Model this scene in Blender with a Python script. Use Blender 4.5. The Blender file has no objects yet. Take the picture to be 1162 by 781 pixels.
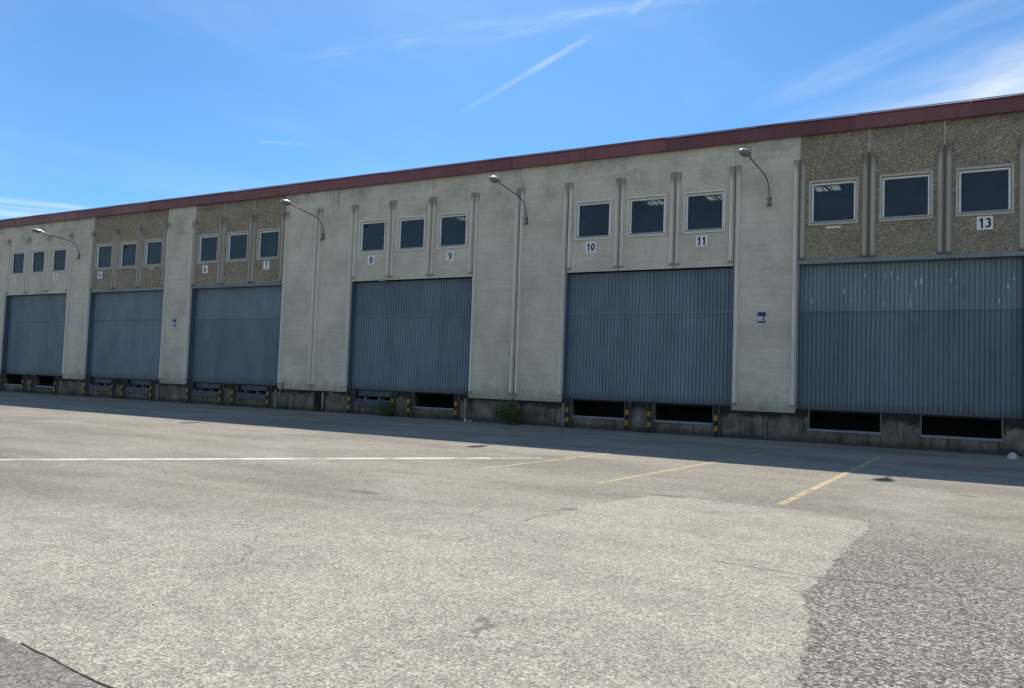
import bpy, bmesh, math, random
import numpy as np
from mathutils import Vector, Matrix
random.seed(7)
S = bpy.context.scene
COL = S.collection
M_ = 2.3            # width of one precast panel, metres

# ------------------------------------------------------------------ helpers
def link(o, parent=None):
    COL.objects.link(o)
    if parent is not None: o.parent = parent
    return o
def tag(o, label=None, cat=None, group=None, kind=None):
    if label: o['label'] = label
    if cat: o['category'] = cat
    if group: o['group'] = group
    if kind: o['kind'] = kind
    return o
def empty(name, loc=(0,0,0)):
    o = bpy.data.objects.new(name, None); o.location = loc; o.empty_display_size = .3
    return link(o)
def copy_tree(o, parent=None):
    c = o.copy(); COL.objects.link(c)
    if parent is not None: c.parent = parent
    for ch in list(o.children): copy_tree(ch, c)
    return c
class MB:
    def __init__(s): s.bm = bmesh.new()
    def box(s, x0,x1,y0,y1,z0,z1):
        v = [s.bm.verts.new(p) for p in ((x0,y0,z0),(x1,y0,z0),(x1,y1,z0),(x0,y1,z0),(x0,y0,z1),(x1,y0,z1),(x1,y1,z1),(x0,y1,z1))]
        for f in ((3,2,1,0),(4,5,6,7),(0,1,5,4),(1,2,6,5),(2,3,7,6),(3,0,4,7)): s.bm.faces.new([v[i] for i in f])
        return v
    def loft(s, rings, close=True, caps=True):
        R = [[s.bm.verts.new(p) for p in r] for r in rings]
        n = len(R[0])
        for a,b in zip(R[:-1],R[1:]):
            for i in range(n if close else n-1):
                j=(i+1)%n
                s.bm.faces.new((a[i],a[j],b[j],b[i]))
        if caps:
            s.bm.faces.new(list(reversed(R[0]))); s.bm.faces.new(R[-1])
        return R
    def tube(s, pts, rad, n=10):
        pts=[Vector(p) for p in pts]
        rs = rad if isinstance(rad,(list,tuple)) else [rad]*len(pts)
        rings=[]; up=Vector((1,0,0))
        for i,p in enumerate(pts):
            d=(pts[min(i+1,len(pts)-1)]-pts[max(i-1,0)]).normalized()
            if abs(d.dot(up))>.95: up=Vector((0,0,1))
            a=d.cross(up).normalized(); b=d.cross(a)
            rings.append([p+(a*math.cos(t)+b*math.sin(t))*rs[i] for t in [2*math.pi*k/n for k in range(n)]])
        s.loft(rings)
    def build(s, name, mat, parent=None, bevel=0, smooth=False):
        bmesh.ops.recalc_face_normals(s.bm, faces=s.bm.faces)
        me=bpy.data.meshes.new(name); s.bm.to_mesh(me); s.bm.free()
        me.materials.append(mat)
        if smooth:
            for p in me.polygons: p.use_smooth=True
        o=bpy.data.objects.new(name, me); link(o,parent)
        if bevel:
            m=o.modifiers.new('bevel','BEVEL'); m.width=bevel; m.segments=2; m.limit_method='ANGLE'
        return o

# ------------------------------------------------------------------ node helpers
class NT:
    def __init__(s, name, rough=.8, spec=.3):
        s.m=bpy.data.materials.new(name); s.m.use_nodes=True; s.t=s.m.node_tree
        s.n=s.t.nodes; s.b=s.n['Principled BSDF']; s.out=s.n['Material Output']
        s.b.inputs['Roughness'].default_value=rough
        s.b.inputs['Specular IOR Level'].default_value=spec
        s.geo=s.n.new('ShaderNodeNewGeometry')
        s.P=s.geo.outputs['Position']
    def put(s, inp, v):
        if isinstance(v, bpy.types.NodeSocket): s.t.links.new(v, inp)
        elif isinstance(v,(tuple,list)) and inp.type=='RGBA': inp.default_value=(*v,1) if len(v)==3 else v
        else: inp.default_value=v
    def scale(s, vec, sc):
        n=s.n.new('ShaderNodeVectorMath'); n.operation='MULTIPLY'; s.put(n.inputs[0],vec); n.inputs[1].default_value=sc
        return n.outputs[0]
    def noise(s, scale=1, detail=4, rough=.55, vec=None, stretch=None, dist=0, off=None):
        v=vec if vec is not None else s.P
        if stretch: v=s.scale(v,stretch)
        if off:
            a=s.n.new('ShaderNodeVectorMath'); a.operation='ADD'; s.put(a.inputs[0],v); a.inputs[1].default_value=off; v=a.outputs[0]
        n=s.n.new('ShaderNodeTexNoise'); s.put(n.inputs['Vector'],v)
        n.inputs['Scale'].default_value=scale; n.inputs['Detail'].default_value=detail
        n.inputs['Roughness'].default_value=rough; n.inputs['Distortion'].default_value=dist
        return n.outputs['Fac']
    def voronoi(s, scale, out='Color', vec=None, feature='F1'):
        n=s.n.new('ShaderNodeTexVoronoi'); n.feature=feature; s.put(n.inputs['Vector'], vec if vec is not None else s.P)
        n.inputs['Scale'].default_value=scale
        return n.outputs[out]
    def ramp(s, fac, stops, interp='LINEAR'):
        n=s.n.new('ShaderNodeValToRGB'); n.color_ramp.interpolation=interp; s.put(n.inputs[0],fac)
        e=n.color_ramp.elements
        while len(e)<len(stops): e.new(.5)
        for k,(p,c) in zip(e,stops):
            k.position=p; k.color=(c,c,c,1) if not isinstance(c,(tuple,list)) else (*c,1)
        return n.outputs[0]
    def math(s, op, a, b=0.0, c=0.0, clamp=False):
        n=s.n.new('ShaderNodeMath'); n.operation=op; n.use_clamp=clamp
        for i,v in enumerate((a,b,c)): s.put(n.inputs[i],v)
        return n.outputs[0]
    def step(s, v, lo, hi):          # smooth 0..1 between lo and hi
        n=s.n.new('ShaderNodeMapRange'); n.interpolation_type='SMOOTHSTEP'
        s.put(n.inputs['Value'],v); s.put(n.inputs['From Min'],lo); s.put(n.inputs['From Max'],hi)
        return n.outputs[0]
    def mix(s, fac, a, b, mode='MIX'):
        n=s.n.new('ShaderNodeMix'); n.data_type='RGBA'; n.blend_type=mode
        s.put(n.inputs[0],fac); s.put(n.inputs[6],a); s.put(n.inputs[7],b)
        return n.outputs[2]
    def xyz(s, v=None):
        n=s.n.new('ShaderNodeSeparateXYZ'); s.put(n.inputs[0], v if v is not None else s.P); return n.outputs
    def attr(s, name):
        n=s.n.new('ShaderNodeAttribute'); n.attribute_name=name; return n.outputs['Fac']
    def color(s, c): s.put(s.b.inputs['Base Color'], c)
    def bump(s, h, strength=.3, dist=.01):
        n=s.n.new('ShaderNodeBump'); n.inputs['Strength'].default_value=strength; n.inputs['Distance'].default_value=dist
        s.put(n.inputs['Height'],h); s.t.links.new(n.outputs[0], s.b.inputs['Normal'])
def grey(v): return (v,v,v)

# ------------------------------------------------------------------ materials
def mat_concrete():
    k=NT('weathered_concrete',.9,.2); x,y,z=k.xyz()
    base=k.ramp(k.noise(.45,6,.6),[(.3,(.445,.396,.318)),(.5,(.55,.495,.402)),(.72,(.635,.578,.475))])
    fine=k.ramp(k.noise(9,6,.7),[(.3,.86),(.7,1.08)])
    c=k.mix(1,base,fine,'MULTIPLY')
    # board marks / casting bands
    band=k.ramp(k.noise(1,3,.6,stretch=(.4,1,6)),[(.35,.93),(.65,1.04)])
    c=k.mix(1,c,band,'MULTIPLY')
    # run-off streaks, longest under the coping
    st=k.noise(1,5,.65,stretch=(3.2,1,.16))
    top=k.step(z,8.0,11.2)
    lo=k.math('SUBTRACT',.64,k.math('MULTIPLY',top,.12))
    m=k.math('MULTIPLY',k.step(st,lo,k.math('ADD',lo,.14)),k.step(k.noise(.5,4,.6,off=(7,1,3)),.42,.6))
    c=k.mix(k.math('MULTIPLY',m,.5),c,(.13,.12,.105))
    # grime just under the coping, ragged
    gz=k.math('ADD',z,k.math('MULTIPLY',k.noise(1,5,.6,stretch=(1.6,1,.6)),1.6))
    g=k.step(gz,11.35,12.3)
    c=k.mix(k.math('MULTIPLY',g,.45),c,(.16,.15,.13))
    # splash dirt at the foot of panels
    fz=k.math('ADD',z,k.math('MULTIPLY',k.noise(3,5,.7,stretch=(1,1,.5)),-1.3))
    f=k.math('SUBTRACT',1,k.step(fz,.25,1.1))
    c=k.mix(k.math('MULTIPLY',f,.55),c,(.10,.095,.08))
    blot=k.step(k.noise(1.1,6,.72,off=(21,2,7)),.47,.62)
    c=k.mix(k.math('MULTIPLY',blot,k.math('ADD',.13,k.math('MULTIPLY',k.step(z,8.5,11),.22))),c,(.17,.155,.13))
    spots=k.math('GREATER_THAN',k.noise(14,3,.5),.70)
    c=k.mix(k.math('MULTIPLY',spots,.3),c,(.14,.13,.11))
    k.color(c); k.bump(k.math('ADD',k.noise(40,5,.6),k.noise(3,4,.6)),.25,.012); return k.m
def mat_pebble():
    k=NT('exposed_pebble_concrete',.9,.25); x,y,z=k.xyz()
    v=k.voronoi(27,'Color'); sx=k.n.new('ShaderNodeSeparateColor'); k.put(sx.inputs[0],v)
    c=k.ramp(sx.outputs[0],[(0,(.21,.17,.12)),(.2,(.29,.235,.165)),(.45,(.36,.295,.21)),(.62,(.31,.265,.205)),(.8,(.42,.355,.265)),(.95,(.54,.48,.38))],'CONSTANT')
    edge=k.ramp(k.voronoi(27,'Distance'),[(.3,1),(.65,.72)])
    c=k.mix(1,c,edge,'MULTIPLY')
    big=k.ramp(k.noise(.8,5,.6),[(.3,.78),(.7,1.12)])
    c=k.mix(1,c,big,'MULTIPLY')
    st=k.noise(1,5,.65,stretch=(3,1,.25)); m=k.step(st,.55,.75)
    c=k.mix(k.math('MULTIPLY',m,.4),c,(.09,.08,.065))
    gz=k.math('ADD',z,k.math('MULTIPLY',k.noise(1,5,.6,stretch=(1.6,1,.6)),1.6))
    c=k.mix(k.math('MULTIPLY',k.step(gz,11.3,12.3),.5),c,(.075,.065,.055))
    k.color(c); k.bump(k.voronoi(27,'Distance'),-.8,.02) if False else k.bump(k.math('SUBTRACT',1,k.voronoi(27,'Distance')),.7,.02); return k.m
def mat_rib(name,base,dark,short=True):
    k=NT(name,.85,.25); x,y,z=k.xyz()
    c=k.ramp(k.noise(1,5,.6,stretch=(6,6,.7)),[(.3,[b*.85 for b in base]),(.7,[b*1.1 for b in base])])
    n=k.noise(1,4,.6,stretch=(5,5,2.5))
    zz=k.math('ADD',z,k.math('MULTIPLY',n,.9))
    top=k.step(zz,10.05,10.6)                       # black run-off on the rib heads
    foot=k.math('SUBTRACT',1,k.step(k.math('ADD',k.math('ABSOLUTE',k.math('SUBTRACT',z,6.5)),k.math('MULTIPLY',n,-.08)),.03,.14))
    foot2=k.math('SUBTRACT',1,k.step(z,1.27,1.36))
    if not short: foot=k.math('MULTIPLY',foot,0.0)
    m=k.math('MAXIMUM',k.math('MULTIPLY',top,.62),k.math('MAXIMUM',k.math('MULTIPLY',foot,.6),k.math('MULTIPLY',foot2,.7)))
    c=k.mix(m,c,dark)
    k.color(c); k.bump(k.noise(60,4,.6),.15,.006); return k.m
def mat_plinth():
    k=NT('stained_foundation_concrete',.95,.15); x,y,z=k.xyz()
    c=k.ramp(k.noise(1.3,7,.65),[(.3,(.065,.057,.044)),(.5,(.135,.120,.094)),(.72,(.25,.228,.185))])
    moss=k.step(k.noise(1.7,6,.65,off=(9,3,2)),.5,.66)
    c=k.mix(k.math('MULTIPLY',moss,.45),c,(.085,.095,.04))
    st=k.step(k.noise(1,6,.7,stretch=(5,5,.5)),.5,.66)
    c=k.mix(k.math('MULTIPLY',st,.75),c,(.022,.021,.018))
    lo=k.math('SUBTRACT',1,k.step(k.math('ADD',z,k.math('MULTIPLY',k.noise(4,5,.6),-.35)),-.12,.12))
    c=k.mix(k.math('MULTIPLY',lo,.7),c,(.03,.028,.024))
    tb=k.step(k.math('ADD',z,k.math('MULTIPLY',k.noise(2.2,6,.7,off=(3,3,3)),.75)),1.10,1.34)
    c=k.mix(k.math('MULTIPLY',tb,.9),c,(.016,.015,.013))
    rust=k.step(k.noise(1.1,4,.6,off=(40,0,5),stretch=(1.5,1,.7)),.62,.74)
    c=k.mix(k.math('MULTIPLY',rust,.4),c,(.13,.075,.04))
    k.color(c); k.bump(k.math('ADD',k.noise(25,6,.7),k.noise(4,5,.6)),.6,.02); return k.m
def mat_paintsteel(name, base, rough=.45, streak=.0, wear=.35):
    k=NT(name,rough,.4); x,y,z=k.xyz()
    c=k.ramp(k.noise(1,5,.6,stretch=(1.2,1,.5)),[(.3,[b*.82 for b in base]),(.7,[b*1.12 for b in base])])
    st=k.step(k.noise(1,6,.7,stretch=(14,14,.5)),.5,.72)
    c=k.mix(k.math('MULTIPLY',st,wear),c,[b*.55 for b in base])
    pale=k.step(k.noise(1,5,.6,stretch=(3,3,1.2),off=(3,5,8)),.56,.75)
    c=k.mix(k.math('MULTIPLY',pale,.22),c,[min(1,b*1.6+.03) for b in base])
    oi=k.n.new('ShaderNodeObjectInfo'); c=k.mix(1,c,k.ramp(oi.outputs['Random'],[(0,.88),(1,1.12)]),'MULTIPLY')
    wn=k.n.new('ShaderNodeTexWhiteNoise'); wn.noise_dimensions='1D'; k.put(wn.inputs['W'],k.math('FLOOR',k.math('MULTIPLY',x,1.09)))
    c=k.mix(1,c,k.ramp(wn.outputs['Value'],[(0,.93),(1,1.07)]),'MULTIPLY')
    # rusty and muddy foot of the leaf
    fz=k.math('ADD',z,k.math('MULTIPLY',k.noise(5,5,.7,stretch=(1,1,.3)),-.7))
    f=k.math('SUBTRACT',1,k.step(fz,.85,1.25))
    c=k.mix(k.math('MULTIPLY',f,.5),c,(.05,.04,.033))
    if streak:
        sc=k.math('GREATER_THAN',k.noise(1,1,.5,stretch=(9,9,2.2),off=(1.7,0,.4)),.70)
        zone=k.math('MULTIPLY',k.math('MULTIPLY',k.step(z,4.75,4.9),k.math('SUBTRACT',1,k.step(z,5.9,6.2))),k.math('GREATER_THAN',x,50))
        c=k.mix(k.math('MULTIPLY',k.math('MULTIPLY',sc,zone),streak),c,(.5,.52,.52))
    k.bump(k.noise(1,3,.5,stretch=(1.6,1,1.1)),.35,.06)
    k.color(c); k.put(k.b.inputs['Roughness'],k.ramp(k.noise(3,4,.6),[(.3,rough-.08),(.7,rough+.15)]))
    return k.m
def mat_simple(name, c, rough=.6, spec=.4, metal=0, var=.15, sc=8):
    k=NT(name,rough,spec); k.b.inputs['Metallic'].default_value=metal
    k.color(k.ramp(k.noise(sc,5,.6),[(.3,[a*(1-var) for a in c]),(.7,[min(1,a*(1+var)) for a in c])]))
    return k.m
def mat_fascia():
    k=NT('dark_red_sheet_metal',.5,.4); x,y,z=k.xyz()
    oi=k.n.new('ShaderNodeObjectInfo')
    c=k.mix(oi.outputs['Random'],(.125,.036,.042),(.185,.062,.066))
    c=k.mix(1,c,k.ramp(k.noise(1,5,.6,stretch=(1.4,1,.5)),[(.3,.8),(.7,1.15)]),'MULTIPLY')
    st=k.step(k.noise(1,5,.65,stretch=(4,4,.5),off=(4,4,4)),.54,.72)
    c=k.mix(k.math('MULTIPLY',st,.45),c,(.06,.03,.03))
    k.color(c); return k.m
def mat_glass():
    k=NT('window_glass'); n=k.n
    tr=n.new('ShaderNodeBsdfTransparent'); tr.inputs[0].default_value=(.62,.70,.74,1)
    gl=n.new('ShaderNodeBsdfGlossy'); gl.inputs['Roughness'].default_value=.02; gl.inputs[0].default_value=(.8,.9,1,1)
    fr=n.new('ShaderNodeFresnel'); fr.inputs[0].default_value=1.5
    f=k.math('MINIMUM',k.math('MULTIPLY',fr.outputs[0],.5),.036)
    mx=n.new('ShaderNodeMixShader'); k.t.links.new(f,mx.inputs[0]); k.t.links.new(tr.outputs[0],mx.inputs[1]); k.t.links.new(gl.outputs[0],mx.inputs[2])
    # dusty film on the pane
    df=n.new('ShaderNodeBsdfDiffuse'); df.inputs[0].default_value=(.16,.20,.24,1)
    m2=n.new('ShaderNodeMixShader'); k.put(m2.inputs[0],k.ramp(k.noise(1.2,5,.6),[(.3,.03),(.7,.10)]))
    k.t.links.new(mx.outputs[0],m2.inputs[1]); k.t.links.new(df.outputs[0],m2.inputs[2])
    k.t.links.new(m2.outputs[0],k.out.inputs[0]); return k.m
def mat_ground():
    k=NT('old_asphalt',.93,.2); x,y,z=k.xyz()
    sd=k.attr('sd'); sc=k.attr('corner'); stn_shd=k.attr('stain_shadow')
    edge=k.math('ADD',sd,k.math('MULTIPLY',k.math('SUBTRACT',k.noise(5,7,.75),.5),.22))
    wd=k.math('ADD',.022,k.math('MULTIPLY',k.math('SUBTRACT',1,k.step(x,49.2,51.0)),1.5))
    light=k.step(edge,k.math('MULTIPLY',wd,-1),wd)
    # soft, streaky north-west transition of the worn area
    cedge=k.math('ADD',sc,k.math('MULTIPLY',k.math('SUBTRACT',k.noise(7,4,.6),.5),.05))
    corner=k.step(cedge,-.01,.02)
    # aggregate, several sizes so that it still reads far away
    v1=k.n.new('ShaderNodeSeparateColor'); k.put(v1.inputs[0],k.voronoi(75)); 
    v2=k.n.new('ShaderNodeSeparateColor'); k.put(v2.inputs[0],k.voronoi(28)); 
    v3=k.n.new('ShaderNodeSeparateColor'); k.put(v3.inputs[0],k.voronoi(11)); 
    g1=k.ramp(v1.outputs[0],[(0,.48),(.22,.82),(.6,1.04),(.92,1.55)])
    g2=k.ramp(v2.outputs[1],[(0,.86),(.5,1.0),(1,1.13)])
    g3=k.ramp(v3.outputs[2],[(0,.95),(.5,1.0),(1,1.05)])
    gr=k.mix(1,k.mix(1,g1,g2,'MULTIPLY'),g3,'MULTIPLY')
    n1=k.ramp(k.noise(2.2,7,.72),[(.3,.90),(.7,1.08)])
    worn=(.320,.300,.250); base=(.262,.241,.197); rough_=(.182,.168,.145)
    # broad wheel-polished bands and patches
    b1=k.noise(1,5,.6,stretch=(.16,.55,1)); b2=k.noise(.33,5,.6,off=(5,1,0))
    basec=k.mix(k.step(b1,.40,.62),base,(.195,.180,.148))
    basec=k.mix(k.math('MULTIPLY',k.step(b2,.52,.66),.6),basec,(.30,.285,.25))
    # unworn coarse surfacing to the right of the worn patch
    rr=k.math('MULTIPLY',k.step(k.math('ADD',x,k.math('MULTIPLY',k.noise(1.1,5,.6),.8)),53.6,54.3),
              k.math('SUBTRACT',1,k.step(k.math('ADD',y,k.math('MULTIPLY',k.noise(.9,5,.6),3.2)),-19.2,-14.5)))
    basec=k.mix(rr,basec,rough_)
    pink=k.step(k.noise(.35,3,.5,off=(0,7,0)),.5,.7)
    basec=k.mix(k.math('MULTIPLY',pink,.12),basec,(.29,.245,.22))
    wornc=k.mix(k.math('MULTIPLY',k.step(k.noise(1,6,.65,stretch=(.5,1.3,1),off=(2,2,0)),.44,.60),.75),worn,(.268,.250,.210))
    c=k.mix(light,basec,wornc)
    c=k.mix(corner,c,(.19,.182,.165))
    c=k.mix(1,c,n1,'MULTIPLY')
    c=k.mix(1,c,gr,'MULTIPLY')
    # coarse dark and pale stones standing out of the unworn surfacing
    v4=k.n.new('ShaderNodeSeparateColor'); k.put(v4.inputs[0],k.voronoi(46))
    gs=k.ramp(v4.outputs[0],[(0,.32),(.28,.72),(.6,1.05),(.9,1.9)])
    c=k.mix(k.math('MULTIPLY',k.math('MULTIPLY',rr,k.math('SUBTRACT',1,light)),.95),c,k.mix(1,c,gs,'MULTIPLY'))
    # open joint along the edge of the worn surfacing
    jt=k.math('MULTIPLY',k.math('SUBTRACT',1,k.step(k.math('ABSOLUTE',k.math('ADD',edge,.02)),.004,.02)),k.step(k.noise(1.4,4,.6,off=(3,0,0)),.44,.56))
    c=k.mix(k.math('MULTIPLY',k.math('MULTIPLY',jt,.5),k.step(x,50,51)),c,(.07,.065,.055))
    # fine crazing cracks
    cv=k.n.new('ShaderNodeVectorMath'); cv.operation='ADD'; k.put(cv.inputs[0],k.P)
    nn=k.n.new('ShaderNodeTexNoise'); nn.inputs['Scale'].default_value=1.6; nn.inputs['Detail'].default_value=5; k.put(nn.inputs['Vector'],k.P)
    k.put(cv.inputs[1],k.scale(nn.outputs['Color'],(.9,.9,0)))
    de=k.voronoi(.42,'Distance',vec=cv.outputs[0],feature='DISTANCE_TO_EDGE')
    ck=k.math('MULTIPLY',k.math('SUBTRACT',1,k.step(de,.0015,.006)),k.step(k.noise(.45,3,.5,off=(8,2,0)),.50,.56))
    c=k.mix(k.math('MULTIPLY',ck,.55),c,(.07,.065,.055))
    # tar-dark blotches and oil, plus one painted lamp-head shadow
    sn=k.math('ADD',stn_shd,k.math('MULTIPLY',k.math('MULTIPLY',k.math('SUBTRACT',k.noise(6,5,.7),.5),.6),k.step(stn_shd,.03,.25)))
    c=k.mix(k.math('MULTIPLY',k.step(sn,.32,.7),.6),c,(.085,.080,.072))
    spk=k.math('GREATER_THAN',k.noise(22,2,.4,off=(11,4,0)),.74)
    c=k.mix(k.math('MULTIPLY',spk,.5),c,(.07,.065,.06))
    # dirt collected along the foot of the building
    dz=k.math('ADD',y,k.math('MULTIPLY',k.noise(1.3,6,.65),-1.3))
    c=k.mix(k.math('MULTIPLY',k.step(dz,-1.3,-.55),.5),c,(.075,.068,.055))
    k.color(c)
    h=k.math('ADD',k.math('MULTIPLY',v1.outputs[0],.6),k.math('MULTIPLY',v2.outputs[1],.9))
    k.bump(h,.55,.012); return k.m
def mat_paintline(name,c,wear):
    k=NT(name,.8,.3)
    dif=k.ramp(k.noise(10,5,.7),[(.3,[a*.8 for a in c]),(.7,c)]); k.color(dif)
    tr=k.n.new('ShaderNodeBsdfTransparent'); mx=k.n.new('ShaderNodeMixShader')
    f=k.math('MAXIMUM',k.step(k.noise(30,5,.7),wear,wear+.08),k.math('MULTIPLY',k.step(k.noise(1.5,4,.6),.48,.7),.75))
    k.put(mx.inputs[0],f); k.t.links.new(k.b.outputs[0],mx.inputs[1]); k.t.links.new(tr.outputs[0],mx.inputs[2])
    k.t.links.new(mx.outputs[0],k.out.inputs[0]); return k.m
def mat_leaf(name,a,b):
    k=NT(name,.6,.3); oi=k.noise(12,3,.6)
    k.color(k.ramp(oi,[(.3,a),(.7,b)])); k.b.inputs['Subsurface Weight'].default_value=0
    return k.m

MC=mat_concrete(); MP=mat_pebble(); MPL=mat_plinth()
MR=mat_rib('rib_concrete',(.58,.53,.45),(.085,.07,.058)); MRL=mat_rib('long_rib_concrete',(.60,.55,.47),(.085,.07,.058),False); MRP=mat_rib('grey_brown_rib_concrete',(.37,.33,.275),(.075,.055,.045))
MTRIMP=mat_simple('brownish_window_surround',(.43,.39,.33),.85,.25,0,.12,5)
MTRIM=mat_simple('window_surround_concrete',(.60,.56,.48),.85,.25,0,.12,5)
MSEAL=mat_simple('joint_mortar',(.40,.385,.35),.9,.2,0,.2,6)
MDOOR=mat_paintsteel('blue_grey_painted_steel',(.122,.166,.204),.55,0,.35); MDOORF=mat_paintsteel('pale_scuffed_upper_paint',(.150,.192,.215),.55,.9,.35)
MJAMB=mat_paintsteel('blue_frame_paint',(.08,.115,.155),.55,0,.2)
MLINT=mat_paintsteel('grey_lintel_paint',(.17,.19,.20),.55,0,.3)
MALU=mat_simple('white_aluminium',(.72,.71,.67),.45,.5,0,.08,4)
MSILL=mat_simple('grey_sill',(.30,.30,.29),.6,.3,0,.15,6)
MFAS=mat_fascia(); MGL=mat_glass()
MGUT=mat_simple('dull_gutter_metal',(.13,.115,.11),.5,.4,.3,.2,3)
MRUB=mat_simple('black_rubber',(.014,.014,.014),.7,.3,0,.3,20)
MYEL=mat_simple('faded_yellow_paint',(.27,.155,.03),.6,.3,0,.35,9)
MGALV=mat_simple('dull_galvanised_steel',(.15,.175,.20),.5,.5,.2,.2,5)
MPLATE=mat_simple('scuffed_blue_grey_plate',(.045,.06,.078),.55,.4,.1,.35,4)
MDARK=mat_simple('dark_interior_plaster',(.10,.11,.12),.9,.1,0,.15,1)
MPIT=mat_simple('black_pit_concrete',(.02,.02,.02),.95,.1,0,.2,3)  # near-black tone for the pit insides and the drain gap sheet
MTRUSS=mat_simple('grey_truss_steel',(.45,.47,.47),.6,.3,.1,.1,2)
MLAMP=mat_simple('silver_lamp_housing',(.62,.63,.63),.35,.5,.35,.08,6)
MPOLE=mat_simple('weathered_zinc_tube',(.17,.18,.18),.55,.4,.3,.2,6)
MBOWL=mat_simple('dusty_lamp_bowl',(.22,.22,.21),.2,.6,0,.15,7)
MWHITE=mat_simple('white_sign_enamel',(.66,.66,.64),.5,.4,0,.16,9)
MBLK=mat_simple('black_lettering',(.012,.013,.018),.6,.3,0,.1,6)
MBLUE=mat_simple('navy_sign_enamel',(.02,.035,.16),.5,.4,0,.1,6)
MSMUDGE=mat_simple('faded_lavender_print',(.42,.42,.55),.6,.3,0,.1,6)
MGREY=mat_simple('grey_sign_strip',(.09,.10,.13),.6,.3,0,.15,6)
MROCK=mat_simple('pale_broken_concrete',(.48,.47,.44),.9,.2,0,.2,9)
MEDGE=mat_simple('chalky_steel_angle',(.24,.24,.215),.6,.3,0,.25,5)
MSKY=NT('fibreglass_rooflight'); 
_t=MSKY.n.new('ShaderNodeBsdfTranslucent'); _t.inputs[0].default_value=(.50,.50,.42,1); MSKY.t.links.new(_t.outputs[0],MSKY.out.inputs[0]); MSKY=MSKY.m
MGND=mat_ground()
MYL=mat_paintline('worn_yellow_line_paint',(.56,.45,.25),.51); MWL=mat_paintline('worn_white_line_paint',(.66,.64,.56),.60)
MLEAF=mat_leaf('weed_leaf',(.035,.065,.02),(.075,.115,.035)); MSTEM=mat_leaf('weed_stem',(.08,.09,.04),(.12,.11,.06))
MDRY=mat_leaf('dry_grass_blade',(.11,.09,.045),(.17,.14,.075))

# ------------------------------------------------------------------ ground
def seg_sd(px,py,poly):
    d=np.full(px.shape,1e9); inside=np.zeros(px.shape,bool); n=len(poly)
    for i in range(n):
        ax,ay=poly[i]; bx,by=poly[(i+1)%n]
        ex,ey=bx-ax,by-ay; t=np.clip(((px-ax)*ex+(py-ay)*ey)/(ex*ex+ey*ey),0,1)
        d=np.minimum(d,np.hypot(px-ax-t*ex,py-ay-t*ey))
        c=((ay>py)!=(by>py)); 
        with np.errstate(divide='ignore',invalid='ignore'):
            xi=(bx-ax)*(py-ay)/(by-ay+1e-12)+ax
        inside^= c&(px<xi)
    return np.where(inside,d,-d)
def axis(lo,hi,step,coarse_lo,coarse_hi): 
    return np.array(coarse_lo+list(np.arange(lo,hi+1e-6,step))+coarse_hi)
gx=axis(44,58,.12,[-1500,-400,-120,-40,0,12,22,30,36,40,42.5],[60,64,70,85,120,250,700,1600])
gy=axis(-28.5,-12,.12,[-1500,-400,-120,-60,-40,-32],[-11,-9,-7,-5,-3.5,-2.5,-1.7,-1,-.5,0,.5,3,20,40,120,400,1500])
X,Y=np.meshgrid(gx,gy)
worn=[(54.25,-24.39),(54.18,-23.53),(54.10,-22.75),(53.95,-22.13),(54.03,-21.64),(54.06,-20.61),(54.12,-19.28),(54.22,-18.2),(54.16,-17.45),(53.74,-17.42),(53.33,-17.2),(52.59,-17.11),(51.51,-17.0),(51.05,-17.1),(50.7,-18.1),(50.5,-19.3),(50.2,-20.2),(49.3,-21.6),(46.5,-23.3),(40,-25.5),(20,-30),(20,-60),(54.9,-60),(54.7,-27)]
sd=seg_sd(X,Y,worn)
corner=seg_sd(X,Y,[(49.2,-26.37),(49.72,-26.43),(50.41,-26.5),(51.08,-26.57),(51.8,-26.72),(54,-27.6),(54,-40),(30,-40),(30,-25.4)])
stain_shadow=np.zeros_like(X)
for (sx_,sy_,rx,ry,a) in [(47.4,-20.0,.5,.22,.8),(50.5,-19.35,.16,.25,.9),(50.5,-19.95,.15,.6,.55),(51.25,-17.05,.45,.12,.9),(51.9,-17.3,.8,.18,.5),(55.5,-13.1,.25,.1,1),(46.2,-17.5,1.6,.5,.5),(52.2,-18.2,.7,.25,.5),(44.4,-11.3,.5,.1,.2),(56.5,-14.4,.5,.3,.5),(49,-22.6,.5,.15,.35)]:  # the faintest spot paints a lamp head's cast shadow into the asphalt colour
    stain_shadow=np.maximum(stain_shadow,a*np.exp(-(((X-sx_)/rx)**2+((Y-sy_)/ry)**2)))
nx,ny=len(gx),len(gy)
verts=np.stack([X.ravel(),Y.ravel(),np.zeros(X.size)],1)
faces=[(j*nx+i,j*nx+i+1,(j+1)*nx+i+1,(j+1)*nx+i) for j in range(ny-1) for i in range(nx-1)]
me=bpy.data.meshes.new('ground'); me.from_pydata(verts.tolist(),[],faces)
for nm,arr in (('sd',sd),('corner',corner),('stain_shadow',stain_shadow)):
    a=me.attributes.new(nm,'FLOAT','POINT'); a.data.foreach_set('value',arr.ravel().astype(np.float32))
me.materials.append(MGND)
g=link(bpy.data.objects.new('ground',me)); tag(g,kind='structure')

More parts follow.
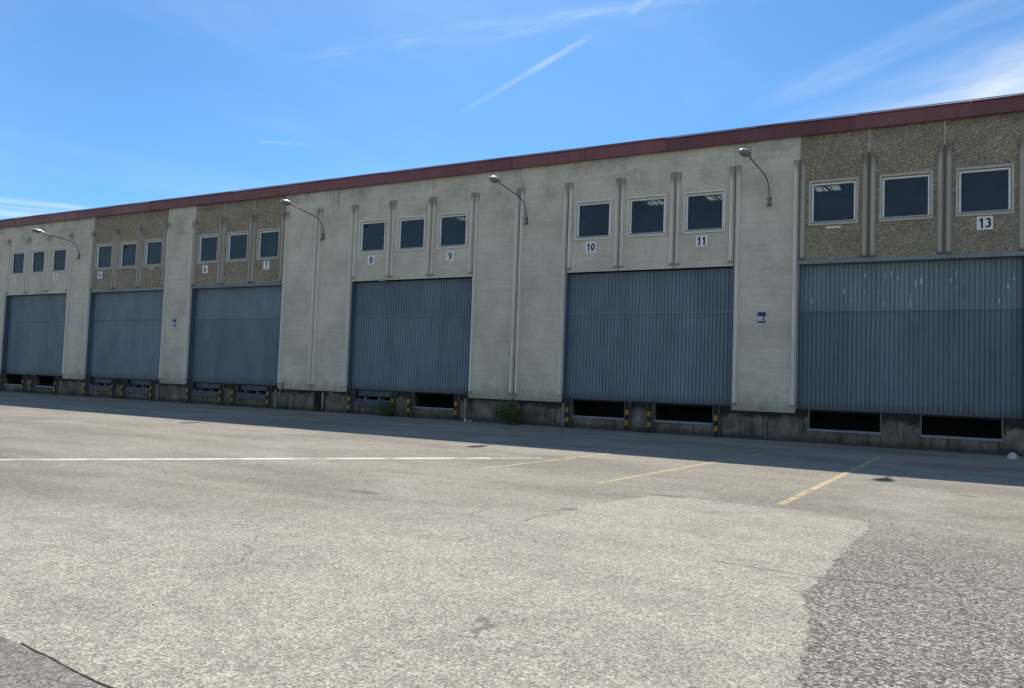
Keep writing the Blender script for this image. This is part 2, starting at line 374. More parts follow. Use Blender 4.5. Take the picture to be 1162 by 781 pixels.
def ribbon(name, pts, w, mat, z=.004, jitter=0, parent=None):
    bm=bmesh.new(); L=[];R=[]
    P=[Vector((p[0],p[1],0)) for p in pts]
    Q=[]
    for a,b in zip(P[:-1],P[1:]):
        n=max(1,int((b-a).length/.08)) if jitter else 1
        for i in range(n): Q.append(a.lerp(b,i/n))
    Q.append(P[-1]); off=0
    for i,p in enumerate(Q):
        d=(Q[min(i+1,len(Q)-1)]-Q[max(0,i-1)]).normalized(); nrm=Vector((-d.y,d.x,0))
        off=off*.8+random.uniform(-1,1)*jitter
        ww=w*(random.uniform(.4,1.2) if jitter else 1)*.5
        L.append(bm.verts.new(p+nrm*(ww+off)+Vector((0,0,z)))); R.append(bm.verts.new(p+nrm*(-ww+off)+Vector((0,0,z))))
    for i in range(len(Q)-1): bm.faces.new((R[i],R[i+1],L[i+1],L[i]))
    me=bpy.data.meshes.new(name); bm.to_mesh(me); bm.free(); me.materials.append(mat)
    return link(bpy.data.objects.new(name,me),parent)
for pts,w,m in [([(52.88,-16.75),(53.59,-5.0)],.13,MYL),([(49.72,-16.35),(50.70,-6.68)],.10,MYL),([(47.02,-16.1),(47.43,-12.33),(47.8,-8.0)],.09,MYL),
                ([(47.15,-12.2),(48.3,-11.8)],.09,MYL),([(22.5,-42.7),(40.07,-21.29),(46.1,-13.92)],.26,MWL),([(46.1,-13.92),(46.9,-12.95)],.10,MWL)]:
    o=ribbon('line_marking',pts,w,m); tag(o,kind='structure')
MCRACK=mat_simple('crack_tar',(.035,.033,.03),.9,.2,0,.2,20)
for pts,w in [([(53.0,-21.35),(53.45,-21.4),(54.0,-21.45),(54.6,-21.3),(55.2,-21.35)],.012),([(50.0,-26.455),(50.41,-26.5),(51.08,-26.57),(51.8,-26.72),(52.6,-27.0)],.011),
              ([(50.45,-20.6),(50.40,-20.2),(50.50,-20.0)],.012)]:
    tag(ribbon('ground_crack',pts,w,MCRACK,.004,.006),kind='structure')

# ------------------------------------------------------------------ warehouse
WH=empty('warehouse',(0,0,0))
tag(WH,'long row of precast concrete loading bays with blue-grey doors and dark red roof edge','warehouse')
I0,I1=-10,29
doors=[0,4,8,13,18,22]; extra=[-6]
pebble={4,8,22}
bay={}
for d in doors+extra:
    for k in range(3): bay[d+k]=d
PT=.17
def rib_mb(cx, z0, z1, mb):
    w,t=.088,.10
    prof=lambda s,tt:[(cx-w*s,0,0),(cx-w*.55*s,-tt,0),(cx+w*.55*s,-tt,0),(cx+w*s,0,0),(cx+w*s,.01,0),(cx-w*s,.01,0)]
    rings=[]
    for z,tt in ((z0,t*.9),(z0+.02,t),(z1-.22,t),(z1-.05,t*.45),(z1,t*.08)):
        rings.append([(p[0],p[1],z) for p in prof(1,tt)])
    mb.loft(rings)
def wall_panel(i):
    x0=i*M_+.022; x1=(i+1)*M_-.022
    top=11.09; isbay=i in bay; peb=isbay and bay[i] in pebble
    mb=MB()
    if isbay:
        z0=6.42; cx=(x0+x1)/2; hx=.75; hz0,hz1=7.82,9.32
        mb.box(x0,cx-hx,0,PT,z0,top); mb.box(cx+hx,x1,0,PT,z0,top)
        mb.box(cx-hx,cx+hx,0,PT,z0,hz0); mb.box(cx-hx,cx+hx,0,PT,hz1,top)
    else:
        z0=1.02; mb.box(x0,x1,0,PT,z0,top)
    p=mb.build('wall_panel', MP if peb else MC, WH)
    if peb: p['label']='brown exposed-pebble wall panel'
    elif not isbay: p['label']='plain grey full-height wall panel'
    rz0=6.55 if isbay else 1.27
    for cx in (i*M_+.128,(i+1)*M_-.128):
        m=MB(); rib_mb(cx,rz0,10.22+random.uniform(-.03,.03),m); r=m.build('rib', MRP if peb else (MR if isbay else MRL), p)
    return p
for i in range(I0,I1): wall_panel(i)
sm=MB()
for i in range(I0,I1+1):
    isb = (i in bay) and (i-1 in bay) or (i in bay) or (i-1 in bay)
    z0=6.42 if ((i in bay) and (i-1 in bay)) else 6.42 if isb else 1.02
    sm.box(i*M_-.021,i*M_+.021,.006,.16,10.24,11.09); sm.box(i*M_-.021,i*M_+.021,.10,.16,z0,10.238)
sm.build('joint_seal',MSEAL,WH)
# backing structure: side returns, roof slab, floor, hall walls
XA,XB=I0*M_,I1*M_; DEP=34
bk=MB()
i=I0
while i<I1:
    if i in bay: i+=1; continue
    j=i
    while j<I1 and j not in bay: j+=1
    bk.box(i*M_+.03,j*M_-.03,PT+.004,.50,1.0,11.0); i=j
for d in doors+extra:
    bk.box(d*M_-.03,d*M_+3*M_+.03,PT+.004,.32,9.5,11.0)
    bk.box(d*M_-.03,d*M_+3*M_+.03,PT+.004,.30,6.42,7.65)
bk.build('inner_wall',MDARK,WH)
hall=MB()
hall.box(XA,XB,DEP,DEP+.3,0,11.05); hall.box(XA,XA+.3,.51,DEP,0,11.05); hall.box(XB-.3,XB,.51,DEP,0,11.05)
hall.build('hall_wall',MC,WH)
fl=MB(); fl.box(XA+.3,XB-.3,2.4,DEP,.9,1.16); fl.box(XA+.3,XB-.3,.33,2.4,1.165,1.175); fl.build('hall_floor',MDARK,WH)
# roof with rooflight openings
rl=[(50.05,51.15),(45.05,46.15),(42.0,42.9),(36.6,37.5),(30.5,31.3),(21.5,22.3)]; ry0,ry1=6.2,8.8
rf=MB(); rf.box(XA,XB,-.10,ry0,11.09,11.25); rf.box(XA,XB,ry1,DEP+.3,11.09,11.25)
xs=sorted(rl); cur=XA
for a,b in xs: rf.box(cur,a,ry0,ry1,11.09,11.25); cur=b
rf.box(cur,XB,ry0,ry1,11.09,11.25)
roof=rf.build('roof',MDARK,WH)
for a,b in rl:
    m=MB(); m.box(a,b,ry0,ry1,11.15,11.16); m.build('rooflight',MSKY,roof)
    m=MB(); 
    for t in (.33,.66): m.box(a+(b-a)*t-.02,a+(b-a)*t+.02,ry0,ry1,11.10,11.14)
    m.box(a,b,(ry0+ry1)/2-.02,(ry0+ry1)/2+.02,11.05,11.095); m.build('glazing_bar',MTRUSS,roof)
# lattice trusses inside, seen through the upper windows
for yy in (5.0,10.5):
    m=MB(); m.box(XA+1,XB-1,yy-.06,yy+.06,9.55,9.70); m.box(XA+1,XB-1,yy-.06,yy+.06,10.85,11.0)
    xx=XA+1; up=True
    while xx<XB-2.3:
        a=Vector((xx,yy,9.7 if up else 10.85)); b=Vector((xx+1.15,yy,10.85 if up else 9.7)); m.tube([a,b],.045,6); xx+=1.15; up=not up
    m.build('roof_truss',MTRUSS,WH)
# coping
xx=45.6
starts=[]; L=3.45
while xx>XA: xx-=L
while xx<XB+.2:
    a=max(xx,XA-.15); b=min(xx+L,XB+.15)
    m=MB(); dy=random.uniform(-.004,.004)
    # folded sheet profile
    prof=[(-.16,11.06),(-.165,11.50),(-.20,11.53),(-.20,11.57),(.25,11.57),(.25,11.30),(-.125,11.30),(-.125,11.06)]
    zj=[random.uniform(-.012,.012),random.uniform(-.012,.012)]
    m.loft([[(X_,p[0]+dy,p[1]+zj[q]) for p in prof] for q,X_ in enumerate((a+.004,b-.004))])
    f=m.build('coping',MFAS,WH)
    m=MB(); m.box(a+.001,b-.001,-.215,-.175,11.584,11.602); m.build('coping_edge',MGUT,f)
    m=MB(); m.box(b-.03,b+.03,-.172+dy,-.166+dy,11.065,11.50); m.build('lap_strip',MFAS,f)
    xx+=L
m=MB(); m.box(XA,XB,-.124,-.002,11.095,11.13); m.build('soffit',MGUT,WH)

# windows -----------------------------------------------------------
def rect(cx,cz,hx,hz,y): return [(cx-hx,y,cz-hz),(cx+hx,y,cz-hz),(cx+hx,y,cz+hz),(cx-hx,y,cz+hz)]
def make_window():
    cz=8.57
    m=MB(); m.loft([rect(0,cz,.725,.715,.10),rect(0,cz,.725,.715,.045),rect(0,cz,.675,.665,.045),rect(0,cz,.662,.652,.07),rect(0,cz,.662,.652,.10)],caps=False)
    w=m.build('window',MALU,WH)
    m=MB(); m.loft([rect(0,cz,.83,.83,-.001),rect(0,cz,.815,.815,-.05),rect(0,cz,.755,.745,-.05),rect(0,cz,.735,.725,.0),rect(0,cz,.728,.718,.12)],caps=False)
    m.build('surround',MTRIM,w)
    m=MB(); m.box(-.72,.72,-.01,.044,cz-.712,cz-.68); m.build('sill',MSILL,w)
    m=MB(); m.box(-.666,.666,.082,.088,cz-.656,cz+.656); m.build('glass',MGL,w)
    return w
w0=make_window(); first=True
for d in doors+extra:
    for k in range(3):
        w=w0 if first else copy_tree(w0,WH); first=False
        w.location.x=(d+k+.5)*M_
        if d in pebble:
            for ch in w.children:
                if ch.name.startswith('surround'): ch.data=ch.data.copy(); ch.data.materials[0]=MTRIMP

# doors -------------------------------------------------------------
def make_door():
    root=None
    W=3*M_
    def sheet(z0,z1,x0,x1,y,n0):
        m=MB(); pts=[]; x=x0; per=(x1-x0)/n0
        for q in range(n0):
            a=x0+q*per; pts+=[(a,y),(a+per*.68,y),(a+per*.76,y+.028),(a+per*.92,y+.028)]
        pts.append((x1,y))
        back=[(x1,y+.05),(x0,y+.05)]
        m.loft([[(p[0],p[1],z) for p in pts+back] for z in (z0,z1)])
        return m
    d=sheet(1.185,4.70,.05,W-.05,.305,46).build('door',MDOOR,WH)
    sheet(4.72,6.40,.05,W-.05,.300,46).build('upper_leaf',MDOOR,d)
    m=MB(); m.box(.05,W-.05,.262,.303,4.69,4.735); m.build('seam_rail',MLINT,d)
    m=MB(); m.box(.03,W-.03,.28,.36,1.178,1.235); m.build('bottom_rail',MJAMB,d)
    for x0,x1 in ((.0,.045),(W-.045,W)):
        m=MB(); m.box(x0,x1,.02,.34,1.18,6.415); m.build('jamb',MJAMB,d)
    # hinge brackets / closer on the seam
    m=MB(); m.box(W*.5-.04,W*.5+.04,.27,.29,1.25,6.3)
    m.bm.free()
    return d
d0=make_door(); dl=[]
for n,d in enumerate(doors+extra):
    dd=d0 if n==0 else copy_tree(d0,WH)
    dd.location.x=d*M_; dl.append(dd)
    if d==22:
        for ch in dd.children:
            if ch.name.startswith('upper_leaf'): ch.data=ch.data.copy(); ch.data.materials[0]=MDOORF
    if d in pebble:
        m=MB(); m.box(-.02,3*M_+.02,-.035,.30,6.375,6.53); m.build('lintel',MLINT,dd,.006)
        for x0,x1 in ((-.02,.05),(3*M_-.05,3*M_+.02)):
            if d==22:
                m=MB(); m.box(x0,x1,-.012,.018,1.18,6.374); m.build('frame_post',MLINT,dd)
    else:
        m=MB(); m.box(.0,3*M_,.02,.30,6.416,6.46); m.build('lintel',MJAMB,dd)
for q_,dd in enumerate(dl[:3]):          # the three far doors carry a much shallower profile
    for q,o_ in enumerate([dd]+[c_ for c_ in dd.children if c_.name.startswith('upper_leaf')]):
        o_.data=o_.data.copy(); y0=(.305,.300)[q]
        for v in o_.data.vertices:
            if y0<v.co.y<y0+.04: v.co.y=y0+(v.co.y-y0)*.35
# loose brackets over two of the doors
m=MB(); m.box(31.62,31.95,-.10,-.004,6.36,6.46); m.build('door_closer',MEDGE,WH,.01)

# foundation with pits ---------------------------------------------
PF=.035
fm=MB()
def fbox(a,b,z0,z1,y0=PF,y1=.32): fm.box(a,b,y0,y1,z0,z1)
pits=[(.43,2.77),(3.95,6.28)]
cur=XA
for d in sorted(doors+extra):
    x=d*M_
    fbox(cur,x-.06,0,1.0,PF,.50)
    segs=[(-.06,.43),(2.77,3.95),(6.28,6.96)]
    for a,b in segs: fbox(x+a,x+b,0,1.165,PF-.02,.30)
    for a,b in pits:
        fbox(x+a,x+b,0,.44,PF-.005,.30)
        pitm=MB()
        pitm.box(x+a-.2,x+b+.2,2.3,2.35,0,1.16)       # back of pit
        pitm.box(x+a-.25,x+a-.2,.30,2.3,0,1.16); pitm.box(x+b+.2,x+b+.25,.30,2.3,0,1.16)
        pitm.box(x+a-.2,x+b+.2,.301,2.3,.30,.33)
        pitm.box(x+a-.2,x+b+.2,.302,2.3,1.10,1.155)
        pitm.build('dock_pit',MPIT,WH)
    cur=x+6.96
fbox(cur,XB,0,1.0,PF,.50)
fm.build('foundation',MPL,WH,.012)

def plate(x,a,b,lip):
    """steel edges of one pit, and the hanging lip plate where the leveller has one"""
    r=MB(); r.box(x+a,x+b,PF-.045,.10,.42,.505)
    o=r.build('dock_leveller',MGALV,WH,.004)
    for q in (x+a,x+b-.035): r=MB(); r.box(q,q+.035,PF-.02,.10,.507,1.16); r.build('pit_edge',MGUT,o)
    if lip:
        m=MB(); m.box(x+a+.10,x+b-.10,.20,.26,.86,1.12); m.build('deck_edge',MPLATE,o)
        m=MB(); n=24; ring=[]
        xa,xb=x+a+.10,x+b-.10
        topz=[]
        for q in range(n+1):
            t=q/n; z=.72
            if .12<t<.20: z=.78
            if .80<t<.86: z=.76
            topz.append((xa+(xb-xa)*t,z))
        ring=[(xa,.40)]+[(px,pz) for px,pz in topz]+[(xb,.40)]
        m.loft([[(p[0],-.055,p[1]) for p in ring],[(p[0],-.03,p[1]) for p in ring]])
        m.build('lip_plate',MPLATE,o)
        for hx in (.3,.7):
            cxh=xa+(xb-xa)*hx; m=MB(); m.tube([(cxh-.06,-.04,.80),(cxh+.06,-.04,.80)],.03,8); m.box(cxh-.05,cxh+.05,-.04,.2,.74,.80); m.build('lip_hinge',MGALV,o)
    return o
lips={(4,0),(4,1),(8,0),(8,1),(13,0),(-6,0)}
for d in doors+extra:
    for k,(a,b) in enumerate(pits): plate(d*M_,a,b,(d,k) in lips)
def bumper():
    m=MB(); m.box(-.10,.10,-.16,-.0,.03,1.13); 
    o=m.build('dock_bumper',MRUB,WH,.02)
    for z0,z1 in ((.22,.42),(.62,.82)):
        m=MB(); m.box(-.075,.075,-.185,-.163,z0,z1); m.build('yellow_block',MYEL,o,.008)
    m=MB(); m.box(-.125,-.104,-.12,.0,.02,1.15); m.box(.104,.125,-.12,.0,.02,1.15); m.build('bumper_bracket',MGUT,o)
    return o
b0=bumper(); used=False
for d in doors[:-1]+extra:
    for off in (.31,2.90,3.82,6.41):
        b=b0 if not used else copy_tree(b0,WH); used=True
        b.location=(d*M_+off,PF-.02+random.uniform(-.02,0),random.uniform(-.02,.02)); b.rotation_euler=(0,random.uniform(-.02,.02),0)
for d,off in [(18,.08),(13,6.80),(8,6.80),(0,6.80),(4,6.80)]:
    m=MB(); x=d*M_+off; m.box(x-.045,x+.045,-.03,.01,.06,.98); m.box(x+.025,x+.045,-.07,-.031,.06,.98); m.build('corner_guard',MEDGE,WH)
# drain stub and leaning stake by the wall
m=MB(); m.tube([(28.45,-.06,.10),(28.45,-.06,.55),(28.43,-.04,.80),(28.38,.03,.90)],.055); o=m.build('drain_pipe',MEDGE,WH,smooth=True)
m=MB(); m.box(27.85,28.33,-.012,.0,.02,.93); m.build('drain_gap_shade',MPIT,WH)  # flat black sheet on the wall, painting the shade inside a drain gap

# leaning post
m=MB(); m.tube([(25.52,-.30,.0),(25.72,-.06,1.38)],.04,8); o=m.build('steel_post',MPOLE,None,smooth=True)
tag(o,'short rusty grey post leaning on the wall just right of door 7','post')

# ------------------------------------------------------------------ number plaques
def arc(cx,cy,rx,ry,a0,a1,n=18): return [(cx+rx*math.cos(math.radians(a0+(a1-a0)*q/n)),cy+ry*math.sin(math.radians(a0+(a1-a0)*q/n))) for q in range(n+1)]
DIG={'0':[arc(.5,.8,.36,.66,0,360,28)],'1':[[(.12,1.12),(.38,1.22),(.52,1.42)],[(.58,-.12),(.58,1.6)]],
 '2':[arc(.5,1.10,.36,.36,165,-30)+[(.22,.28),(.12,.0)],[(.02,.02),(.96,.02)]],
 '3':[arc(.48,1.13,.33,.33,150,-90),arc(.48,.44,.38,.36,90,-150)],
 '4':[[(.70,-.12),(.70,1.6)],[(.70,1.5),(.08,.50)],[(.0,.42),(1.02,.42)]],
 '6':[arc(.5,.46,.36,.42,0,360,26),arc(.56,.75,.42,.71,60,190,14)],
 '7':[[(.02,1.46),(.98,1.46)],[(.90,1.40),(.55,.80),(.36,-.12)]],
 '8':[arc(.5,1.16,.30,.30,0,360,22),arc(.5,.42,.36,.40,0,360,24)],
 '9':[arc(.5,1.04,.36,.42,0,360,26),arc(.44,.75,.42,.71,-120,10,14)]}
def text_mesh(name, s_, size, mat, parent, loc, bold=0, squeeze=1.0):
    """bold digits made of flat raised strokes, each stroke a millimetre prouder than the last"""
    k=size/1.72; w=.145*k; mb=MB(); adv=1.22*k*squeeze; tot=adv*(len(s_)-1)+k*squeeze; lv=0
    for n,chx in enumerate(s_):
        ox=-tot/2+n*adv
        for st in DIG[chx]:
            P=[Vector((ox+p[0]*k*squeeze,(p[1]-.74)*k)) for p in st]
            closed=(P[0]-P[-1]).length<1e-5
            if closed: P=P[:-1]
            L=[];N=len(P)
            for q in range(N):
                a=P[(q-1)%N] if closed or q>0 else P[q]; b=P[(q+1)%N] if closed or q<N-1 else P[q]
                d=(b-a).normalized(); L.append((P[q],Vector((-d.y,d.x))))
            y=-.0015*lv; lv+=1
            for q in range(N if closed else N-1):
                (p,n1),(r,n2)=L[q],L[(q+1)%N]
                c4=[p-n1*w,r-n2*w,r+n2*w,p+n1*w]
                mb.bm.faces.new([mb.bm.verts.new((v.x,y,v.y)) for v in c4])
    bmesh.ops.remove_doubles(mb.bm,verts=mb.bm.verts,dist=1e-6)
    o=mb.build(name,mat,parent); o.location=loc
    return o
plq=[('2',.80,7.46),('3',5.5,7.47),('4',10.05,7.45),('6',19.43,7.44),('7',24.08,7.47),('8',31.05,7.42),('9',35.58,7.41),('10',42.48,7.43),('11',47.07,7.43),('13',56.36,7.50)]
for s,x,z in plq:
    o=empty('number_sign',(x,-.004,z)); tag(o,'small square white plate with a bold black number %s under a window'%s,'number sign','white bay number plates')
    w=.23 if len(s)>1 else .215
    m=MB(); m.box(-w,w,-.014,0,-.222,.222); m.build('plate',MWHITE,o,.003)
    text_mesh('number',s,.335,MBLK,o,(0,-.017,.0),0,.78 if len(s)>1 else .98)
for x,z,h,lab in ((51.77,7.665,.035,'thin white remnant of a broken number plate left of the number 13 plate'),(14.85,7.665,.03,'thin white remnant of a broken number plate under the third window right of number 4')):
    m=MB(); n=8; top=[(-.24+.48*q/n,h) for q in range(n+1)]; bot=[(.24-.48*q/n,-h+random.uniform(-.01,.012)) for q in range(n+1)]
    m.loft([[(p[0],-.014,p[1]) for p in top+bot],[(p[0],-.001,p[1]) for p in top+bot]])
    o=m.build('broken_sign',MWHITE); o.location=(x,-.002,z); tag(o,lab,'sign remnant')
def small_sign(x,z,lab,s):
    o=empty('wall_sign',(x,-.003,z)); tag(o,lab,'wall sign','small blue and white signs on the wall')
    m=MB(); m.box(-.15,.15,-.012,0,-.20,.20); m.build('plate',MGREY,o,.003)
    m=MB(); m.box(-.145,.145,-.016,-.0125,.035,.195); m.build('blue_band',MBLUE,o)
    m=MB(); m.box(-.145,.145,-.016,-.0125,-.115,.031); m.build('white_field',MWHITE,o)
    m=MB(); m.box(-.12,-.01,-.018,-.0165,-.09,.005); m.build('faded_print',MSMUDGE,o)
    text_mesh('number',s,.17,MBLK,o,(.065,-.02,-.042))
small_sign(49.36,4.47,'small blue and white sign on the concrete pier right of the door under number 11','4')
small_sign(17.12,4.47,'small blue and white sign on the pier left of the number 6 door','4')

# ------------------------------------------------------------------ wall lamps
def make_lamp():
    o=empty('wall_lamp')
    m=MB(); m.box(-.05,.05,-.035,0,-.12,.20); m.build('wall_bracket',MPOLE,o,.004)
    for z in (-.08,.15):
        m=MB(); m.box(-.085,.085,-.10,-.036,z-.022,z+.022); m.build('clamp',MGUT,o,.004)
    ctrl=[(-.07,-.14),(-.07,.05),(-.08,.30),(-.14,.52),(-.30,.73),(-.62,.88),(-1.15,.97),(-1.75,1.04),(-2.25,1.10)]
    pts=[(0,y,z) for y,z in ctrl]
    # smooth
    sp=[]
    for i in range(len(pts)-1):
        p0=Vector(pts[max(i-1,0)]);p1=Vector(pts[i]);p2=Vector(pts[i+1]);p3=Vector(pts[min(i+2,len(pts)-1)])
        for q in range(5):
            t=q/5; sp.append(.5*((2*p1)+(-p0+p2)*t+(2*p0-5*p1+4*p2-p3)*t*t+(-p0+3*p1-3*p2+p3)*t**3))
    sp.append(Vector(pts[-1]))
    m=MB(); m.tube(sp,.026,10); m.build('arm',MPOLE,o,smooth=True)
    m=MB(); m.tube([(0,-.09,-.13),(0,-.24,-.19)],.02,8); m.build('cable_gland',MGUT,o,smooth=True)
    # cobra head: housing tapering from the arm, wider to the front
    prof=[(-2.15,.035,.035,1.10),(-2.28,.05,.05,1.115),(-2.42,.10,.075,1.135),(-2.58,.15,.095,1.15),(-2.76,.17,.10,1.165),(-2.92,.15,.085,1.17),(-3.02,.09,.05,1.17),(-3.05,.03,.015,1.165)]
    m=MB(); rings=[]
    for y,hw,h,zc in prof:
        hw*=1.2; ring=[]
        for k in range(16):
            t=2*math.pi*k/16; c_,s_=math.cos(t),math.sin(t)
            zz=s_*h if s_>0 else s_*h*.25
            ring.append((hw*c_,y,zc+zz))
        rings.append(ring)
    m.loft(rings); hd=m.build('lamp_housing',MLAMP,o,smooth=True)
    prof=[(-2.46,.06,.01),(-2.52,.11,.07),(-2.65,.14,.115),(-2.78,.145,.12),(-2.90,.12,.085),(-2.97,.06,.02)]
    m=MB(); rings=[]
    for y,hw,h in prof:
        zc=1.135+(-y-2.46)*.05; hw*=1.25
        rings.append([(hw*math.cos(t),y,zc-.012-h*math.sin(t)) for t in [math.pi*k/12 for k in range(13)]])
    m.loft(rings); m.build('lamp_bowl',MBOWL,hd,smooth=True)
    return o
l0=make_lamp()
for n,(x,lab) in enumerate([(49.57,'curved wall lamp on the pier between number 11 and number 13'),(39.45,'curved wall lamp on the wall between number 9 and number 10'),
                            (27.95,'curved wall lamp on the wall between number 7 and number 8'),(7.84,'leftmost curved wall lamp, between number 3 and number 4')]):
    l=l0 if n==0 else copy_tree(l0)
    l.location=(x,-.001,8.72 if n<3 else 8.66); l.rotation_euler=(0,0,[-.13,-.03,0.02,.0][n])
    tag(l,lab,'wall lamp','street-type lamps on the facade')

# ------------------------------------------------------------------ plants, stones
def plant(name, x, y, r, h, nst, leaves, mats, lab, cat, leaf=.05, group=None, flat=.6):
    o=empty(name,(x,y,0)); tag(o,lab,cat,group)
    ms=MB(); ml=MB()
    for s in range(nst):
        a=random.uniform(0,2*math.pi); rr=r*math.sqrt(random.random())
        bx,by=rr*.35*math.cos(a),rr*.35*math.sin(a)*flat
        tx,ty=rr*math.cos(a),rr*math.sin(a)*flat
        if y+ty>-.03: ty=-.03-y-random.random()*.1
        hh=h*random.uniform(.45,1)*(1-.45*(rr/r)**2)
        pts=[Vector((bx+(tx-bx)*t**1.4,by+(ty-by)*t**1.4,hh*(t-.12*t*t))) for t in (0,.3,.6,1)]
        ms.tube(pts,[.007,.006,.004,.002],5)
        for q in range(leaves):
            t=random.uniform(.12,1); k=min(int(t*3),2); f=t*3-k
            p=pts[k].lerp(pts[k+1],f)+Vector((random.gauss(0,.035),random.gauss(0,.03),random.gauss(0,.03)))
            if p.z<.01: p.z=.01
            d=Vector((random.uniform(-1,1),random.uniform(-1,1),random.uniform(-.5,.9))).normalized()
            n=d.cross(Vector((random.uniform(-1,1),random.uniform(-1,1),random.uniform(-1,1)))).normalized()
            L=leaf*random.uniform(.6,1.4); w=L*.3
            v=[ml.bm.verts.new(p),ml.bm.verts.new(p+d*L*.5+n*w),ml.bm.verts.new(p+d*L),ml.bm.verts.new(p+d*L*.5-n*w)]
            ml.bm.faces.new(v)
    ms.build('stem',mats[1],o); ml.build('foliage',mats[0],o); return o
plant('weed_bush',39.3,-.62,.80,1.28,70,46,(MLEAF,MSTEM),'large dark green bushy weed growing against the wall between number 9 and number 10','bush',.075)
plant('weed_bush',32.6,-.42,.48,1.0,34,40,(MLEAF,MSTEM),'smaller green weed growing in front of the loading pits under number 8','bush',.065)
plant('weed_bush',57.9,-2.2,.75,.7,60,30,(MDRY,MSTEM),'patch of brownish dry weeds beside the pale rubble at the right edge','bush',.07,None,1.2)
for n,(x,y,h) in enumerate([(28.1,-.1,.35),(25.9,-.12,.3)]):
    plant('weed_tuft',x,y,.2,h,14,16,(MLEAF,MSTEM),['little weed tuft at the drain pipe left of number 8','little weed tuft at the foot of the leaning post'][n],'weed',.05)
def rock(x,y,s,sq,lab,name='rubble_lump'):
    bm=bmesh.new(); bmesh.ops.create_icosphere(bm,subdivisions=3,radius=1)
    rnd=[Vector((random.uniform(-1,1),random.uniform(-1,1),random.uniform(-1,1))).normalized() for _ in range(16)]
    for v in bm.verts:
        c=v.co.copy(); f=1
        for q in rnd: f=min(f,.66/max(.3,c.dot(q)) if c.dot(q)>.66 else 1)
        v.co=c*f; v.co=Vector((v.co.x*s,v.co.y*s*.7,max(-.1,v.co.z)*s*sq+.1*s*sq+.004))
    me=bpy.data.meshes.new(name); bm.to_mesh(me); bm.free(); me.materials.append(MROCK)
    o=link(bpy.data.objects.new(name,me)); o.location=(x,y,0); o.rotation_euler.z=random.uniform(0,3); tag(o,lab,'rubble','pale rubble lumps by the wall')
rock(57.02,-1.7,.26,.95,'left one of the pale rubble lumps by the wall at the right edge')
rock(57.50,-1.85,.29,1.0,'right one of the pale rubble lumps by the wall, cut by the right edge')
rock(36.95,-.35,.15,.8,'pale rubble lump at the wall foot right of the number 9 loading pit')
rock(37.15,-.30,.09,.8,'smallest pale rubble lump at the wall foot, right of the number 9 pit')

# loose gravel lying on the coarse surfacing near the camera
gb=bmesh.new(); base_=bmesh.new(); bmesh.ops.create_icosphere(base_,subdivisions=1,radius=1)
bv=[v.co.copy() for v in base_.verts]; bf=[[v.index for v in f_.verts] for f_ in base_.faces]; base_.free()
for q in range(800):
    if q<480: gxp=54.35+abs(random.gauss(0,.9)); gyp=random.uniform(-26.2,-16.5)
    elif q<600: gxp=54.12+random.gauss(0,.06); gyp=random.uniform(-25,-17.5)
    else: gxp=random.uniform(44,58); gyp=random.uniform(-26,-12)
    sz=random.choice((.003,.004,.005,.006,.008)); a=random.uniform(0,6.28); e_=[random.uniform(.7,1.3) for _ in range(3)]
    vs=[]
    for c_ in bv:
        X_,Y_=c_.x*e_[0],c_.y*e_[1]
        vs.append(gb.verts.new((gxp+sz*(X_*math.cos(a)-Y_*math.sin(a)),gyp+sz*(X_*math.sin(a)+Y_*math.cos(a)),sz*.5+sz*.6*c_.z*e_[2]+.002)))
    for f_ in bf: gb.faces.new([vs[i] for i in f_])
me=bpy.data.meshes.new('loose_gravel'); gb.to_mesh(me); gb.free(); me.materials.append(mat_simple('gravel_stone',(.42,.40,.35),.9,.2,0,.5,60))
tag(link(bpy.data.objects.new('loose_gravel',me)),'scattered loose gravel on the coarse asphalt','gravel',kind='stuff')

# ------------------------------------------------------------------ sky, sun
sun_dir=Vector((-4.7,8.5,9.62)).normalized()
elev=math.asin(sun_dir.z); az=math.atan2(sun_dir.x,sun_dir.y)
W=bpy.data.worlds.new('World'); S.world=W; W.use_nodes=True
k=NT.__new__(NT); k.t=W.node_tree; k.n=k.t.nodes
bg=k.n['Background']; sky=k.n.new('ShaderNodeTexSky'); sky.sky_type='NISHITA'; sky.sun_disc=False
sky.sun_elevation=elev; sky.sun_rotation=az; sky.altitude=100; sky.air_density=1.0; sky.dust_density=.3; sky.ozone_density=2.2
tc=k.n.new('ShaderNodeTexCoord'); D=tc.outputs['Generated']
sx=k.xyz(D)
inv=k.math('DIVIDE',1.0,k.math('MAXIMUM',sx[2],.02))
cmb=k.n.new('ShaderNodeCombineXYZ'); k.put(cmb.inputs[0],k.math('MULTIPLY',sx[0],inv)); k.put(cmb.inputs[1],k.math('MULTIPLY',sx[1],inv))
Pq=cmb.outputs[0]; px,py,_=k.xyz(Pq)
